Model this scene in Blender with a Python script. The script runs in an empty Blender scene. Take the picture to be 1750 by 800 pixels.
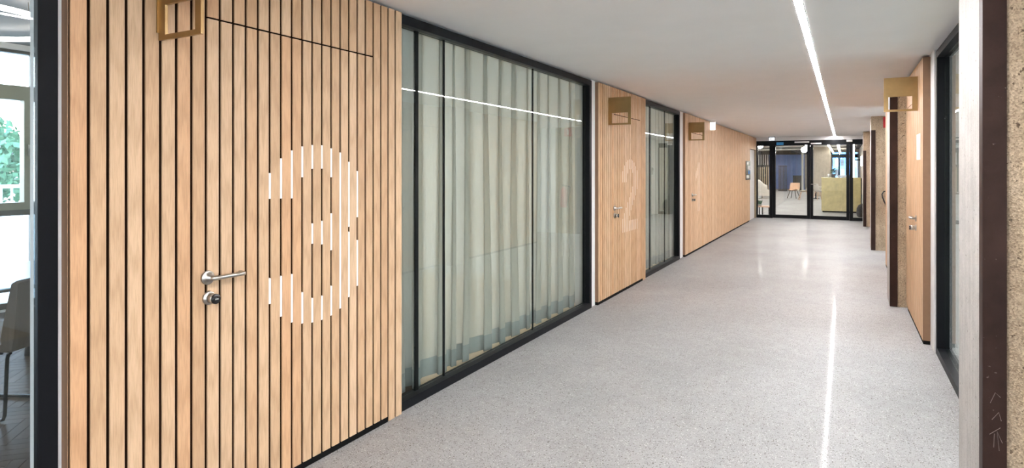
import bpy, math, random
from mathutils import Vector, Matrix
random.seed(7)
S = bpy.context.scene
COL = S.collection
PI = math.pi

# ------------------------------------------------------------------ camera, world, exposure
F_PX, VPX, VPY, CAM_H = 1040.0, 1442.0, 289.0, 1.515
THETA = math.atan((VPX - 875.0) / F_PX)
cam_d = bpy.data.cameras.new('camera')
cam_d.sensor_width = 36.0
cam_d.lens = F_PX / 1750.0 * 36.0
cam_d.shift_y = -(400.0 - VPY) / 1750.0
cam_d.clip_start = 0.05
cam_d.clip_end = 300
cam = bpy.data.objects.new('camera', cam_d)
COL.objects.link(cam)
cam.location = (0, 0, CAM_H)
cam.rotation_euler = (PI / 2, 0, THETA)
S.camera = cam

LED_POWER = 68.0          # corridor line of light
ROOM_POWER = 3.0          # ceiling panels of the rooms behind the curtains
LOBBY_POWER = 44.0
SKY_POWER = 5.2
w = bpy.data.worlds.new('sky')
S.world = w
w.use_nodes = True
wn = w.node_tree.nodes
wl = w.node_tree.links
bg = wn['Background']
tc = wn.new('ShaderNodeTexCoord')
sep = wn.new('ShaderNodeSeparateXYZ')
wl.new(tc.outputs['Generated'], sep.inputs[0])
cr = wn.new('ShaderNodeValToRGB')
cr.color_ramp.elements[0].position = 0.0
cr.color_ramp.elements[0].color = (0.86, 0.93, 1.0, 1)
cr.color_ramp.elements[1].position = 0.7
cr.color_ramp.elements[1].color = (0.42, 0.66, 1.0, 1)
wl.new(sep.outputs['Z'], cr.inputs[0])
wl.new(cr.outputs[0], bg.inputs[0])
bg.inputs[1].default_value = SKY_POWER

S.view_settings.view_transform = 'Standard'
S.view_settings.look = 'None'
S.view_settings.gamma = 1.0
S.view_settings.use_curve_mapping = False
S.view_settings.exposure = 1.36
S.cycles.max_bounces = 10
S.cycles.diffuse_bounces = 5
S.cycles.glossy_bounces = 5
S.cycles.transparent_max_bounces = 24
S.cycles.sample_clamp_indirect = 6.0
S.cycles.caustics_reflective = False
S.cycles.caustics_refractive = False

# ------------------------------------------------------------------ materials
MAT = {}


class NT:
    def __init__(self, name):
        m = bpy.data.materials.new(name)
        m.use_nodes = True
        self.m = m
        self.t = m.node_tree
        self.b = self.t.nodes['Principled BSDF']
        self.out = self.t.nodes['Material Output']
        MAT[name] = m

    def n(self, typ, **kw):
        x = self.t.nodes.new(typ)
        for k, v in kw.items():
            if k.startswith('i_'):
                key = k[2:]
                key = int(key) if key.isdigit() else key.replace('_', ' ')
                x.inputs[key].default_value = v
            else:
                setattr(x, k, v)
        return x

    def l(self, a, b):
        self.t.links.new(a, b)

    def ramp(self, fac, stops, mode='LINEAR'):
        r = self.n('ShaderNodeValToRGB')
        r.color_ramp.interpolation = mode
        while len(r.color_ramp.elements) < len(stops):
            r.color_ramp.elements.new(0.5)
        for e, (p, c) in zip(r.color_ramp.elements, stops):
            e.position = p
            e.color = (c[0], c[1], c[2], 1)
        self.l(fac, r.inputs[0])
        return r.outputs[0]

    def mix(self, fac, a, b, blend='MIX'):
        x = self.n('ShaderNodeMix', data_type='RGBA', blend_type=blend)
        for s, v in ((0, fac), (6, a), (7, b)):
            if hasattr(v, 'is_linked'):
                self.l(v, x.inputs[s])
            else:
                x.inputs[s].default_value = v if s == 0 else (v[0], v[1], v[2], 1)
        return x.outputs[2]

    def coords(self, scale, rnd=0.0, kind='Object'):
        t = self.n('ShaderNodeTexCoord')
        mp = self.n('ShaderNodeMapping')
        mp.inputs['Scale'].default_value = scale
        self.l(t.outputs[kind], mp.inputs[0])
        if rnd:
            oi = self.n('ShaderNodeObjectInfo')
            mu = self.n('ShaderNodeVectorMath', operation='SCALE')
            cmb = self.n('ShaderNodeCombineXYZ')
            self.l(oi.outputs['Random'], cmb.inputs[0])
            self.l(oi.outputs['Random'], cmb.inputs[2])
            cmb.inputs[1].default_value = 0.3
            self.l(cmb.outputs[0], mu.inputs[0])
            mu.inputs['Scale'].default_value = rnd
            self.l(mu.outputs[0], mp.inputs['Location'])
        return mp.outputs[0]

    def noise(self, vec, scale, detail=4, rough=0.55, dist=0.0):
        x = self.n('ShaderNodeTexNoise')
        x.inputs['Scale'].default_value = scale
        x.inputs['Detail'].default_value = detail
        x.inputs['Roughness'].default_value = rough
        x.inputs['Distortion'].default_value = dist
        self.l(vec, x.inputs['Vector'])
        return x.outputs['Fac']

    def bump(self, h, strength, dist=0.01):
        x = self.n('ShaderNodeBump')
        x.inputs['Strength'].default_value = strength
        x.inputs['Distance'].default_value = dist
        self.l(h, x.inputs['Height'])
        self.l(x.outputs[0], self.b.inputs['Normal'])

    def col(self, c):
        if hasattr(c, 'is_linked'):
            self.l(c, self.b.inputs['Base Color'])
        else:
            self.b.inputs['Base Color'].default_value = (c[0], c[1], c[2], 1)

    def set(self, rough=None, metal=None, spec=None):
        if rough is not None:
            self.b.inputs['Roughness'].default_value = rough
        if metal is not None:
            self.b.inputs['Metallic'].default_value = metal
        if spec is not None:
            self.b.inputs['Specular IOR Level'].default_value = spec


def plain(name, c, rough=0.5, metal=0.0, spec=0.5, grain=0.06, gscale=30.0, bump=0.0):
    t = NT(name)
    v = t.coords((1, 1, 1))
    nz = t.noise(v, gscale, 3)
    lo = tuple(max(0, x * (1 - grain)) for x in c)
    hi = tuple(min(1, x * (1 + grain)) for x in c)
    t.col(t.ramp(nz, [(0.3, lo), (0.7, hi)]))
    t.set(rough, metal, spec)
    if bump:
        t.bump(nz, bump, 0.002)
    return t.m


def emit(name, c, strength):
    t = NT(name)
    t.b.inputs['Base Color'].default_value = (0.8, 0.8, 0.8, 1)
    t.b.inputs['Emission Color'].default_value = (c[0], c[1], c[2], 1)
    t.b.inputs['Emission Strength'].default_value = strength
    return t.m


def oak(name, base, dark, light, rough=0.5):
    t = NT(name)
    v = t.coords((1, 1, 0.055), rnd=40.0)
    oi = t.n('ShaderNodeObjectInfo')
    tone = t.ramp(oi.outputs['Random'], [(0.0, dark), (0.28, base), (0.62, light), (0.8, base), (1.0, tuple(x * y for x, y in zip(base, (1.06, 0.95, 0.88))))])
    # long growth rings, cathedral arches
    v2 = t.coords((1.0, 1.0, 0.07), rnd=23.0)
    wv = t.n('ShaderNodeTexWave', wave_type='RINGS', rings_direction='Y')
    wv.inputs['Scale'].default_value = 22.0
    wv.inputs['Distortion'].default_value = 5.0
    wv.inputs['Detail'].default_value = 2.0
    wv.inputs['Detail Scale'].default_value = 1.4
    t.l(v2, wv.inputs['Vector'])
    rings = t.ramp(wv.outputs['Fac'], [(0.0, (0.86, 0.84, 0.81)), (0.45, (0.98, 0.98, 0.98)), (1.0, (1.02, 1.02, 1.02))])
    c = t.mix(0.75, tone, rings, 'MULTIPLY')
    fine = t.noise(v, 260.0, 3, 0.6)
    fr = t.ramp(fine, [(0.32, (0.82, 0.79, 0.76)), (0.55, (1.0, 1.0, 1.0)), (0.8, (1.05, 1.05, 1.04))])
    c = t.mix(0.8, c, fr, 'MULTIPLY')
    broad = t.noise(t.coords((1, 1, 0.5), rnd=11.0), 2.2, 2)
    c = t.mix(0.5, c, t.ramp(broad, [(0.3, (0.9, 0.87, 0.84)), (0.7, (1.06, 1.06, 1.06))]), 'MULTIPLY')
    t.col(c)
    t.set(rough, 0, 0.35)
    t.bump(fine, 0.08, 0.001)
    return t.m


oak('oak_slat', (0.60, 0.392, 0.232), (0.54, 0.335, 0.188), (0.66, 0.455, 0.29))
oak('oak_floor', (0.60, 0.46, 0.30), (0.54, 0.40, 0.25), (0.66, 0.52, 0.36))
oak('parquet_oak', (0.052, 0.035, 0.024), (0.038, 0.026, 0.018), (0.072, 0.05, 0.036), rough=0.30)
MAT['parquet_oak'].node_tree.nodes['Principled BSDF'].inputs['Specular IOR Level'].default_value = 0.012
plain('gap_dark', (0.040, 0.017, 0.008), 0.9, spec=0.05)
plain('panel_side', (0.24, 0.135, 0.075), 0.55, gscale=12)
plain('plinth_black', (0.005, 0.005, 0.005), 0.8, spec=0.1)
plain('frame_black', (0.0065, 0.007, 0.0085), 0.45, spec=0.12)
plain('seal_black', (0.005, 0.006, 0.006), 0.6, spec=0.1)
plain('white_paint', (0.74, 0.73, 0.72), 0.6, grain=0.02)
plain('ceiling_paint', (0.93, 0.912, 0.902), 0.65, grain=0.015, gscale=3)
plain('room_white', (0.72, 0.70, 0.66), 0.7, grain=0.02)
plain('stroke_white', (0.84, 0.80, 0.77), 0.5, grain=0.02)
plain('steel', (0.46, 0.43, 0.39), 0.28, 1.0, grain=0.04, gscale=200)
plain('black_plastic', (0.008, 0.008, 0.009), 0.25)
plain('white_plastic', (0.82, 0.82, 0.80), 0.4, grain=0.01)
plain('paper', (0.85, 0.85, 0.84), 0.7, grain=0.02)
plain('red_plastic', (0.50, 0.02, 0.025), 0.35)
plain('patch_blue', (0.03, 0.22, 0.50), 0.4)
plain('grey_wall', (0.30, 0.29, 0.28), 0.8)
plain('dark_ceiling', (0.045, 0.042, 0.040), 0.8)
plain('pipe_grey', (0.42, 0.40, 0.38), 0.45)
plain('blue_wall', (0.20, 0.29, 0.60), 0.7, grain=0.1, gscale=2)
plain('dark_wood', (0.025, 0.020, 0.018), 0.5)
plain('pale_slat', (0.36, 0.29, 0.19), 0.5)
plain('chair_peach', (0.62, 0.40, 0.27), 0.5)
plain('chair_white', (0.66, 0.62, 0.57), 0.8)
plain('chair_tan', (0.50, 0.42, 0.33), 0.6)
plain('pouf_dark', (0.022, 0.019, 0.022), 0.9)
plain('chalk', (0.20, 0.15, 0.13), 0.9)
plain('terrace_paving', (0.55, 0.53, 0.50), 0.9)
plain('rail_white', (0.80, 0.80, 0.80), 0.4)
plain('bark', (0.12, 0.08, 0.05), 0.9)
plain('leaf_green', (0.07, 0.17, 0.09), 0.7, grain=0.4, gscale=3)
plain('pot_dark', (0.05, 0.045, 0.05), 0.5)
plain('brick_facade', (0.55, 0.40, 0.32), 0.9)
plain('blue_facade', (0.10, 0.28, 0.62), 0.8, grain=0.5, gscale=0.6)
plain('window_bronze', (0.060, 0.055, 0.042), 0.45)
plain('window_olive', (0.20, 0.19, 0.13), 0.45)
emit('led', (0.995, 0.972, 0.985), LED_POWER)
emit('room_lamp', (1.0, 0.93, 0.80), ROOM_POWER)
emit('ring_led', (1.0, 0.96, 0.93), 6.0)
emit('lobby_led', (1.0, 0.96, 0.92), LOBBY_POWER)
emit('globe_glow', (1.0, 0.94, 0.86), 30.0)
emit('tube_glow', (1.0, 0.95, 0.84), 9.0)
emit('sign_glow', (0.86, 0.92, 1.0), 1.0)


def m_glass(name, tint, rough=0.0, f0=0.04):
    t = NT(name)
    t.t.nodes.remove(t.b)
    tr = t.n('ShaderNodeBsdfTransparent')
    tr.inputs[0].default_value = (*tint, 1)
    gl = t.n('ShaderNodeBsdfGlossy')
    gl.inputs['Roughness'].default_value = rough
    gl.inputs[0].default_value = (0.93, 0.98, 0.95, 1)
    lw = t.n('ShaderNodeLayerWeight')
    lw.inputs[0].default_value = 0.5
    pw = t.n('ShaderNodeMath', operation='POWER')
    pw.inputs[1].default_value = 5.0
    t.l(lw.outputs['Facing'], pw.inputs[0])
    ma = t.n('ShaderNodeMath', operation='MULTIPLY_ADD')
    ma.inputs[1].default_value = 1 - f0
    ma.inputs[2].default_value = f0
    t.l(pw.outputs[0], ma.inputs[0])
    mx = t.n('ShaderNodeMixShader')
    t.l(ma.outputs[0], mx.inputs[0])
    t.l(tr.outputs[0], mx.inputs[1])
    t.l(gl.outputs[0], mx.inputs[2])
    t.l(mx.outputs[0], t.out.inputs[0])
    return t.m


m_glass('glass', (0.945, 0.968, 0.952))
m_glass('glass_clear', (0.97, 0.985, 0.98))


def m_film():
    t = NT('frosted_film')
    t.t.nodes.remove(t.b)
    a = t.n('ShaderNodeBsdfTranslucent')
    a.inputs[0].default_value = (0.75, 0.83, 0.9, 1)
    b = t.n('ShaderNodeBsdfDiffuse')
    b.inputs[0].default_value = (0.7, 0.76, 0.8, 1)
    mx = t.n('ShaderNodeMixShader')
    mx.inputs[0].default_value = 0.3
    t.l(a.outputs[0], mx.inputs[1])
    t.l(b.outputs[0], mx.inputs[2])
    t.l(mx.outputs[0], t.out.inputs[0])


m_film()


def m_curtain(name, c, trans, sheer):
    t = NT(name)
    t.t.nodes.remove(t.b)
    v = t.coords((1, 1, 0.02))
    nz = t.noise(v, 900, 2)
    cc = t.ramp(nz, [(0.3, tuple(x * 0.9 for x in c)), (0.7, tuple(min(1, x * 1.05) for x in c))])
    d = t.n('ShaderNodeBsdfDiffuse')
    t.l(cc, d.inputs[0])
    tl = t.n('ShaderNodeBsdfTranslucent')
    t.l(cc, tl.inputs[0])
    tr = t.n('ShaderNodeBsdfTransparent')
    m1 = t.n('ShaderNodeMixShader')
    m1.inputs[0].default_value = trans
    t.l(d.outputs[0], m1.inputs[1])
    t.l(tl.outputs[0], m1.inputs[2])
    m2 = t.n('ShaderNodeMixShader')
    m2.inputs[0].default_value = sheer
    t.l(m1.outputs[0], m2.inputs[1])
    t.l(tr.outputs[0], m2.inputs[2])
    t.l(m2.outputs[0], t.out.inputs[0])


m_curtain('curtain_cloth', (0.525, 0.505, 0.45), 0.48, 0.25)
m_curtain('curtain_hem', (0.27, 0.29, 0.28), 0.2, 0.0)


def m_terrazzo():
    t = NT('terrazzo')
    v = t.coords((1, 1, 1))
    big = t.noise(v, 0.9, 5, 0.6)
    base = t.ramp(big, [(0.3, (0.300, 0.294, 0.290)), (0.7, (0.375, 0.368, 0.364))])
    mid = t.noise(v, 14, 3, 0.6)
    base = t.mix(0.5, base, t.ramp(mid, [(0.3, (0.88, 0.88, 0.88)), (0.7, (1.08, 1.08, 1.08))]), 'MULTIPLY')

    def specks(scale, thr, keep_lo):
        vo = t.n('ShaderNodeTexVoronoi')
        vo.inputs['Scale'].default_value = scale
        t.l(v, vo.inputs['Vector'])
        sp = t.ramp(vo.outputs['Distance'], [(thr, (1, 1, 1)), (thr + 0.08, (0, 0, 0))])
        sc = t.n('ShaderNodeSeparateColor')
        t.l(vo.outputs['Color'], sc.inputs[0])
        pick = t.ramp(sc.outputs[0], [(keep_lo, (0, 0, 0)), (keep_lo + 0.02, (1, 1, 1))])
        mu = t.n('ShaderNodeMix', data_type='RGBA', blend_type='MULTIPLY')
        mu.inputs[0].default_value = 1
        t.l(sp, mu.inputs[6])
        t.l(pick, mu.inputs[7])
        rgb = t.n('ShaderNodeRGBToBW')
        t.l(mu.outputs[2], rgb.inputs[0])
        return rgb.outputs[0]
    c = t.mix(specks(150, 0.30, 0.55), base, (0.13, 0.122, 0.116))
    c = t.mix(specks(85, 0.30, 0.84), c, (0.14, 0.125, 0.11))
    c = t.mix(specks(110, 0.28, 0.84), c, (0.58, 0.565, 0.55))
    t.col(c)
    r = t.noise(v, 1.6, 3)
    rr = t.ramp(r, [(0.3, (0.40, 0.40, 0.40)), (0.7, (0.50, 0.50, 0.50))])
    t.l(rr, t.b.inputs['Roughness'])
    t.set(spec=0.03)
    t.b.inputs['Coat Weight'].default_value = 0.028
    t.b.inputs['Coat Roughness'].default_value = 0.07


m_terrazzo()


def m_concrete(name, a, b, rough_bump, stones, pits=0.16):
    t = NT(name)
    v = t.coords((1, 1, 1))
    n1 = t.noise(v, 6, 6, 0.65)
    c = t.ramp(n1, [(0.3, a), (0.7, b)])
    streak = t.noise(t.coords((1, 1, 0.04)), 28, 3)
    c = t.mix(0.5, c, t.ramp(streak, [(0.35, (0.8, 0.8, 0.8)), (0.65, (1.08, 1.08, 1.08))]), 'MULTIPLY')
    vo = t.n('ShaderNodeTexVoronoi')
    vo.inputs['Scale'].default_value = 170
    t.l(v, vo.inputs['Vector'])
    if stones:
        st = t.ramp(vo.outputs['Color'], [(0.2, (0.55, 0.50, 0.45)), (0.5, (1.0, 0.97, 0.93)), (0.85, (1.45, 1.40, 1.33))])
        c = t.mix(stones, c, st, 'MULTIPLY')
    pit = t.noise(v, 55, 2, 0.5)
    pm = t.ramp(pit, [(pits + 0.12, (0.25, 0.22, 0.2)), (pits + 0.17, (1, 1, 1))])
    c = t.mix(0.9, c, pm, 'MULTIPLY')
    t.col(c)
    t.set(0.85, 0, 0.3)
    mixh = t.n('ShaderNodeMath', operation='ADD')
    t.l(vo.outputs['Distance'], mixh.inputs[0])
    t.l(pit, mixh.inputs[1])
    t.bump(mixh.outputs[0], rough_bump, 0.006)


m_concrete('concrete_smooth', (0.40, 0.38, 0.36), (0.52, 0.495, 0.47), 0.15, 0.12, 0.14)
m_concrete('concrete_rough', (0.33, 0.25, 0.17), (0.47, 0.375, 0.27), 0.5, 0.6, 0.17)
m_concrete('concrete_beige', (0.46, 0.40, 0.33), (0.58, 0.51, 0.43), 0.1, 0.1, 0.12)


def m_rust():
    t = NT('brown_steel')
    v = t.coords((1, 1, 1))
    n1 = t.noise(v, 7, 5, 0.6)
    c = t.ramp(n1, [(0.3, (0.022, 0.0105, 0.008)), (0.7, (0.042, 0.021, 0.016))])
    n2 = t.noise(v, 60, 2)
    c = t.mix(1.0, c, t.ramp(n2, [(0.72, (0, 0, 0)), (0.78, (0.10, 0.08, 0.07))]), 'ADD')
    t.col(c)
    t.set(0.5, 0.0, 0.16)
    t.bump(n1, 0.15, 0.004)


m_rust()


def m_brass(name, c, rough):
    t = NT(name)
    v = t.coords((1, 1, 1))
    n1 = t.noise(v, 5, 4, 0.6)
    t.col(t.ramp(n1, [(0.3, tuple(x * 0.75 for x in c)), (0.7, c)]))
    n2 = t.noise(v, 9, 4, 0.6)
    t.l(t.ramp(n2, [(0.3, (rough - 0.08,) * 3), (0.7, (rough + 0.1,) * 3)]), t.b.inputs['Roughness'])
    t.set(metal=1.0)


m_brass('brass', (0.46, 0.305, 0.14), 0.36)
m_brass('brass_desk', (0.80, 0.68, 0.35), 0.45)
MAT['brass_desk'].node_tree.nodes['Principled BSDF'].inputs['Metallic'].default_value = 0.45


def m_perf():
    t = NT('acoustic_ceiling')
    v = t.coords((1, 1, 1))
    wv = t.n('ShaderNodeTexWave', wave_type='BANDS', bands_direction='X')
    wv.inputs['Scale'].default_value = 16
    t.l(v, wv.inputs['Vector'])
    t.col(t.ramp(wv.outputs['Fac'], [(0.35, (0.08, 0.077, 0.075)), (0.6, (0.17, 0.165, 0.16))]))
    t.set(0.8)


m_perf()


def m_cloth():
    t = NT('chair_fabric')
    v = t.coords((1, 1, 0.03))
    n1 = t.noise(v, 40, 3)
    t.col(t.ramp(n1, [(0.3, (0.070, 0.056, 0.044)), (0.7, (0.10, 0.080, 0.064))]))
    t.set(0.75)


m_cloth()


# ------------------------------------------------------------------ mesh helpers
class MB:
    def __init__(self):
        self.v, self.f, self.mi, self.sm = [], [], [], []

    def add(self, verts, faces, mi=0, smooth=False, mat=None):
        o = len(self.v)
        if mat is not None:
            verts = [tuple(mat @ Vector(p)) for p in verts]
        self.v += [tuple(p) for p in verts]
        for f in faces:
            self.f.append(tuple(i + o for i in f))
            self.mi.append(mi)
            self.sm.append(smooth)
        return self

    def box(self, x0, x1, y0, y1, z0, z1, mi=0, mat=None):
        if x0 > x1: x0, x1 = x1, x0
        if y0 > y1: y0, y1 = y1, y0
        if z0 > z1: z0, z1 = z1, z0
        vs = [(x0, y0, z0), (x1, y0, z0), (x1, y1, z0), (x0, y1, z0), (x0, y0, z1), (x1, y0, z1), (x1, y1, z1), (x0, y1, z1)]
        fs = [(0, 3, 2, 1), (4, 5, 6, 7), (0, 1, 5, 4), (1, 2, 6, 5), (2, 3, 7, 6), (3, 0, 4, 7)]
        return self.add(vs, fs, mi, False, mat)

    def prism(self, poly, z0, z1, axis='z', mi=0, smooth=False, mat=None):
        # poly is CCW list of 2-D points; extruded along the axis
        n = len(poly)

        def P(a, b, c):
            return {'z': (a, b, c), 'y': (a, c, b), 'x': (c, a, b)}[axis]
        vs = [P(a, b, z0) for a, b in poly] + [P(a, b, z1) for a, b in poly]
        fs = [tuple(range(n - 1, -1, -1)), tuple(range(n, 2 * n))]
        if axis == 'y':
            fs = [tuple(reversed(f)) for f in fs]
        self.add(vs, fs, mi, False, mat)
        o = len(self.v) - 2 * n
        for i in range(n):
            j = (i + 1) % n
            q = (o + i, o + j, o + n + j, o + n + i)
            if axis == 'y':
                q = tuple(reversed(q))
            self.f.append(q)
            self.mi.append(mi)
            self.sm.append(smooth)
        return self

    def lathe(self, prof, seg=24, mi=0, smooth=True, mat=None, cap=True):
        vs, fs = [], []
        n = len(prof)
        for k in range(seg):
            a = 2 * PI * k / seg
            for r, z in prof:
                vs.append((r * math.cos(a), r * math.sin(a), z))
        for k in range(seg):
            k2 = (k + 1) % seg
            for i in range(n - 1):
                fs.append((k * n + i, k2 * n + i, k2 * n + i + 1, k * n + i + 1))
        if cap:
            fs.append(tuple(k * n for k in range(seg - 1, -1, -1)))
            fs.append(tuple(k * n + n - 1 for k in range(seg)))
        return self.add(vs, fs, mi, smooth, mat)

    def tube(self, pts, r, seg=10, mi=0, closed=False):
        pts = [Vector(p) for p in pts]
        n = len(pts)
        rs = r if isinstance(r, (list, tuple)) else [r] * n
        vs, fs = [], []
        up = None
        for i, p in enumerate(pts):
            if closed:
                d = (pts[(i + 1) % n] - pts[i - 1]).normalized()
            else:
                d = (pts[min(i + 1, n - 1)] - pts[max(i - 1, 0)]).normalized()
            if up is None:
                up = Vector((0, 0, 1)) if abs(d.z) < 0.9 else Vector((1, 0, 0))
            u = (up - d * up.dot(d)).normalized()
            up = u
            vv = d.cross(u)
            for k in range(seg):
                a = 2 * PI * k / seg
                vs.append(tuple(p + (u * math.cos(a) + vv * math.sin(a)) * rs[i]))
        m = n if closed else n - 1
        for i in range(m):
            i2 = (i + 1) % n
            for k in range(seg):
                k2 = (k + 1) % seg
                fs.append((i * seg + k, i * seg + k2, i2 * seg + k2, i2 * seg + k))
        self.add(vs, fs, mi, True)
        if not closed:
            self.add([vs[k] for k in range(seg)], [tuple(range(seg - 1, -1, -1))], mi)
            self.add([vs[(n - 1) * seg + k] for k in range(seg)], [tuple(range(seg))], mi)
        return self

    def ball(self, c, rx, ry, rz, seg=20, rings=12, mi=0):
        vs, fs = [], []
        for i in range(1, rings):
            a = PI * i / rings
            for k in range(seg):
                b = 2 * PI * k / seg
                vs.append((c[0] + rx * math.sin(a) * math.cos(b), c[1] + ry * math.sin(a) * math.sin(b), c[2] + rz * math.cos(a)))
        top, bot = len(vs), len(vs) + 1
        vs += [(c[0], c[1], c[2] + rz), (c[0], c[1], c[2] - rz)]
        for i in range(rings - 2):
            for k in range(seg):
                k2 = (k + 1) % seg
                fs.append((i * seg + k, (i + 1) * seg + k, (i + 1) * seg + k2, i * seg + k2))
        for k in range(seg):
            k2 = (k + 1) % seg
            fs.append((top, k, k2))
            fs.append((bot, (rings - 2) * seg + k2, (rings - 2) * seg + k))
        return self.add(vs, fs, mi, True)

    def mesh(self, name, mats):
        me = bpy.data.meshes.new(name)
        me.from_pydata(self.v, [], self.f)
        me.polygons.foreach_set('material_index', self.mi)
        me.polygons.foreach_set('use_smooth', self.sm)
        for m in (mats if isinstance(mats, (list, tuple)) else [mats]):
            me.materials.append(MAT[m])
        me.update()
        return me

    def build(self, name, mats, parent=None):
        return link(name, self.mesh(name, mats), parent)


def link(name, me, parent=None, loc=None, rz=0.0):
    o = bpy.data.objects.new(name, me)
    COL.objects.link(o)
    if loc is not None:
        o.location = loc
    if rz:
        o.rotation_euler = (0, 0, rz)
    if parent is not None:
        o.parent = parent
    return o


def tag(o, label, cat, group=None, kind=None):
    o['label'] = label
    o['category'] = cat
    if group: o['group'] = group
    if kind: o['kind'] = kind
    return o


def empty(name, loc, label, cat, group=None, kind=None, rz=0.0):
    o = bpy.data.objects.new(name, None)
    COL.objects.link(o)
    o.location = loc
    o.rotation_euler = (0, 0, rz)
    return tag(o, label, cat, group, kind)


def box(name, x0, x1, y0, y1, z0, z1, mat, parent=None, bevel=0.0):
    """A box object with its origin at the bottom centre, corners in the parent's frame."""
    cx, cy, cz = (x0 + x1) / 2, (y0 + y1) / 2, min(z0, z1)
    hx, hy, h = abs(x1 - x0) / 2, abs(y1 - y0) / 2, abs(z1 - z0)
    m = MB()
    b = min(bevel, hx * 0.9, hy * 0.9)
    if b > 0:
        m.prism([(-hx + b, -hy), (hx - b, -hy), (hx, -hy + b), (hx, hy - b), (hx - b, hy), (-hx + b, hy), (-hx, hy - b), (-hx, -hy + b)], 0, h)
    else:
        m.box(-hx, hx, -hy, hy, 0, h)
    o = m.build(name, mat, parent)
    o.location = (cx, cy, cz)
    return o


# ------------------------------------------------------------------ layout numbers (metres; +Y runs down the corridor)
XL, XLB = -2.395, -2.45          # front and back plane of the left slat panels
XR, XRB = 0.600, 0.655           # the same on the right
ZC = 2.5                         # corridor ceiling
YE = 20.4                        # glass doors at the end
PITCH, GAP = 0.0659, 0.0125
Z_BOT, Z_TOP, Z_SEAM = 0.034, 2.482, 2.166

# ------------------------------------------------------------------ floors and ceilings
def slab(name, x0, x1, y0, y1, z0, z1, mat, label, cat):
    o = box(name, x0, x1, y0, y1, z0, z1, mat)
    return tag(o, label, cat, kind='structure')


slab('floor', -12.0, 6.0, YE - 0.2, 58.0, -0.2, 0.0, 'terrazzo', 'pale polished floor of the lobby behind the glass doors', 'floor').name = 'floor_lobby'
slab('floor', -2.50, 1.6, -7.0, YE - 0.2, -0.2, 0.0, 'terrazzo', 'grey polished terrazzo floor running down the corridor', 'floor')
slab('floor_curtain_room', -7.9, -2.50, 3.45, YE - 0.2, -0.2, 0.0, 'oak_floor', 'light wooden floor behind the curtains', 'floor')
slab('floor_right_room', 1.6, 6.0, -7.0, YE - 0.2, -0.2, 0.0, 'oak_floor', 'floor of the room behind the right hand glazing', 'floor')
slab('ceiling', -2.52, 1.6, -7.0, YE + 0.08, ZC, ZC + 0.45, 'ceiling_paint', 'smooth white corridor ceiling', 'ceiling')
slab('ceiling_left_room', -7.9, -2.52, -6.0, 3.45, 2.86, 3.0, 'acoustic_ceiling', 'grey grooved acoustic ceiling of the left meeting room', 'ceiling')
slab('ceiling_curtain_room', -7.9, -2.52, 3.45, YE + 0.08, 2.86, 3.0, 'room_white', 'white ceiling of the curtained rooms', 'ceiling')
slab('ceiling_right_room', 1.6, 6.0, -7.0, YE + 0.08, 2.5, 3.0, 'ceiling_paint', 'ceiling of the room behind the right hand glazing', 'ceiling')
slab('ceiling_lobby', -12.0, 6.0, YE + 0.08, 58.0, 2.95, 3.1, 'dark_ceiling', 'dark ceiling of the lobby behind the glass doors', 'ceiling')

# parquet of the left meeting room: the blocks that can be seen, over a plain sub-floor
fl = slab('floor_left_room', -7.9, -2.50, -6.0, 3.45, -0.2, -0.012, 'parquet_oak', 'dark herringbone parquet floor of the left meeting room', 'floor')
blk = MB().prism([(-0.1985, -0.0335), (0.1985, -0.0335), (0.1985, 0.0335), (-0.1985, 0.0335)], 0, 0.0118).mesh('parquet_block', 'parquet_oak')
flm = Matrix.Translation(fl.location).inverted()
bw = 0.07 * 1.0
cnt = 0
L_, W_ = 0.40, 0.07
cands = []
for i in range(-60, 60):
    for j in range(-30, 30):
        for kind in (0, 1):
            # herringbone lattice turned by 45 degrees
            u = i * W_ + j * L_
            v = i * W_ - j * L_ + (0 if kind == 0 else 0)
            if kind == 0:
                cu, cv, r = u + L_ / 2, v + W_ / 2, 0.0
            else:
                cu, cv, r = u + W_ / 2, v + W_ + L_ / 2, PI / 2
            a = PI / 4
            X = -4.6 + cu * math.cos(a) - cv * math.sin(a)
            Y = 1.7 + cu * math.sin(a) + cv * math.cos(a)
            if -7.5 < X < -2.75 and -0.5 < Y < 3.2:
                d = abs(Y - (-X) * math.tan(math.radians(22.4)))   # distance from the sight line into the room
                cands.append((d, X, Y, r + a))
cands.sort()
near, far = cands[:290], cands[290:]
for d, X, Y, r in near:
    o = link('parquet_block', blk, fl, rz=r)
    o.location = flm @ Vector((X, Y, -0.0119))
mm = MB()
for d, X, Y, r in far:
    mm.box(-0.1985, 0.1985, -0.0335, 0.0335, 0, 0.0118, mat=Matrix.Translation(flm @ Vector((X, Y, -0.0119))) @ Matrix.Rotation(r, 4, 'Z'))
o = mm.build('parquet_blocks', 'parquet_oak', fl)
o['kind'] = 'stuff'

# ------------------------------------------------------------------ slat panels and doors
_sl = {}


def slat_mesh(L):
    k = round(L, 4)
    if k not in _sl:
        wd = PITCH - GAP
        c = 0.0018
        h = wd / 2
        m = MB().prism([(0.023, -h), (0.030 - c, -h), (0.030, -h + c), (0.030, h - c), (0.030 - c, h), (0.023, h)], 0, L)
        m.prism([(0.0, -h), (0.0229, -h), (0.0229, h), (0.0, h)], 0, L, mi=1)      # dark core on the gap sides behind the oak face
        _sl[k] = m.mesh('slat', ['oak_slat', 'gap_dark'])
    return _sl[k]


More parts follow.
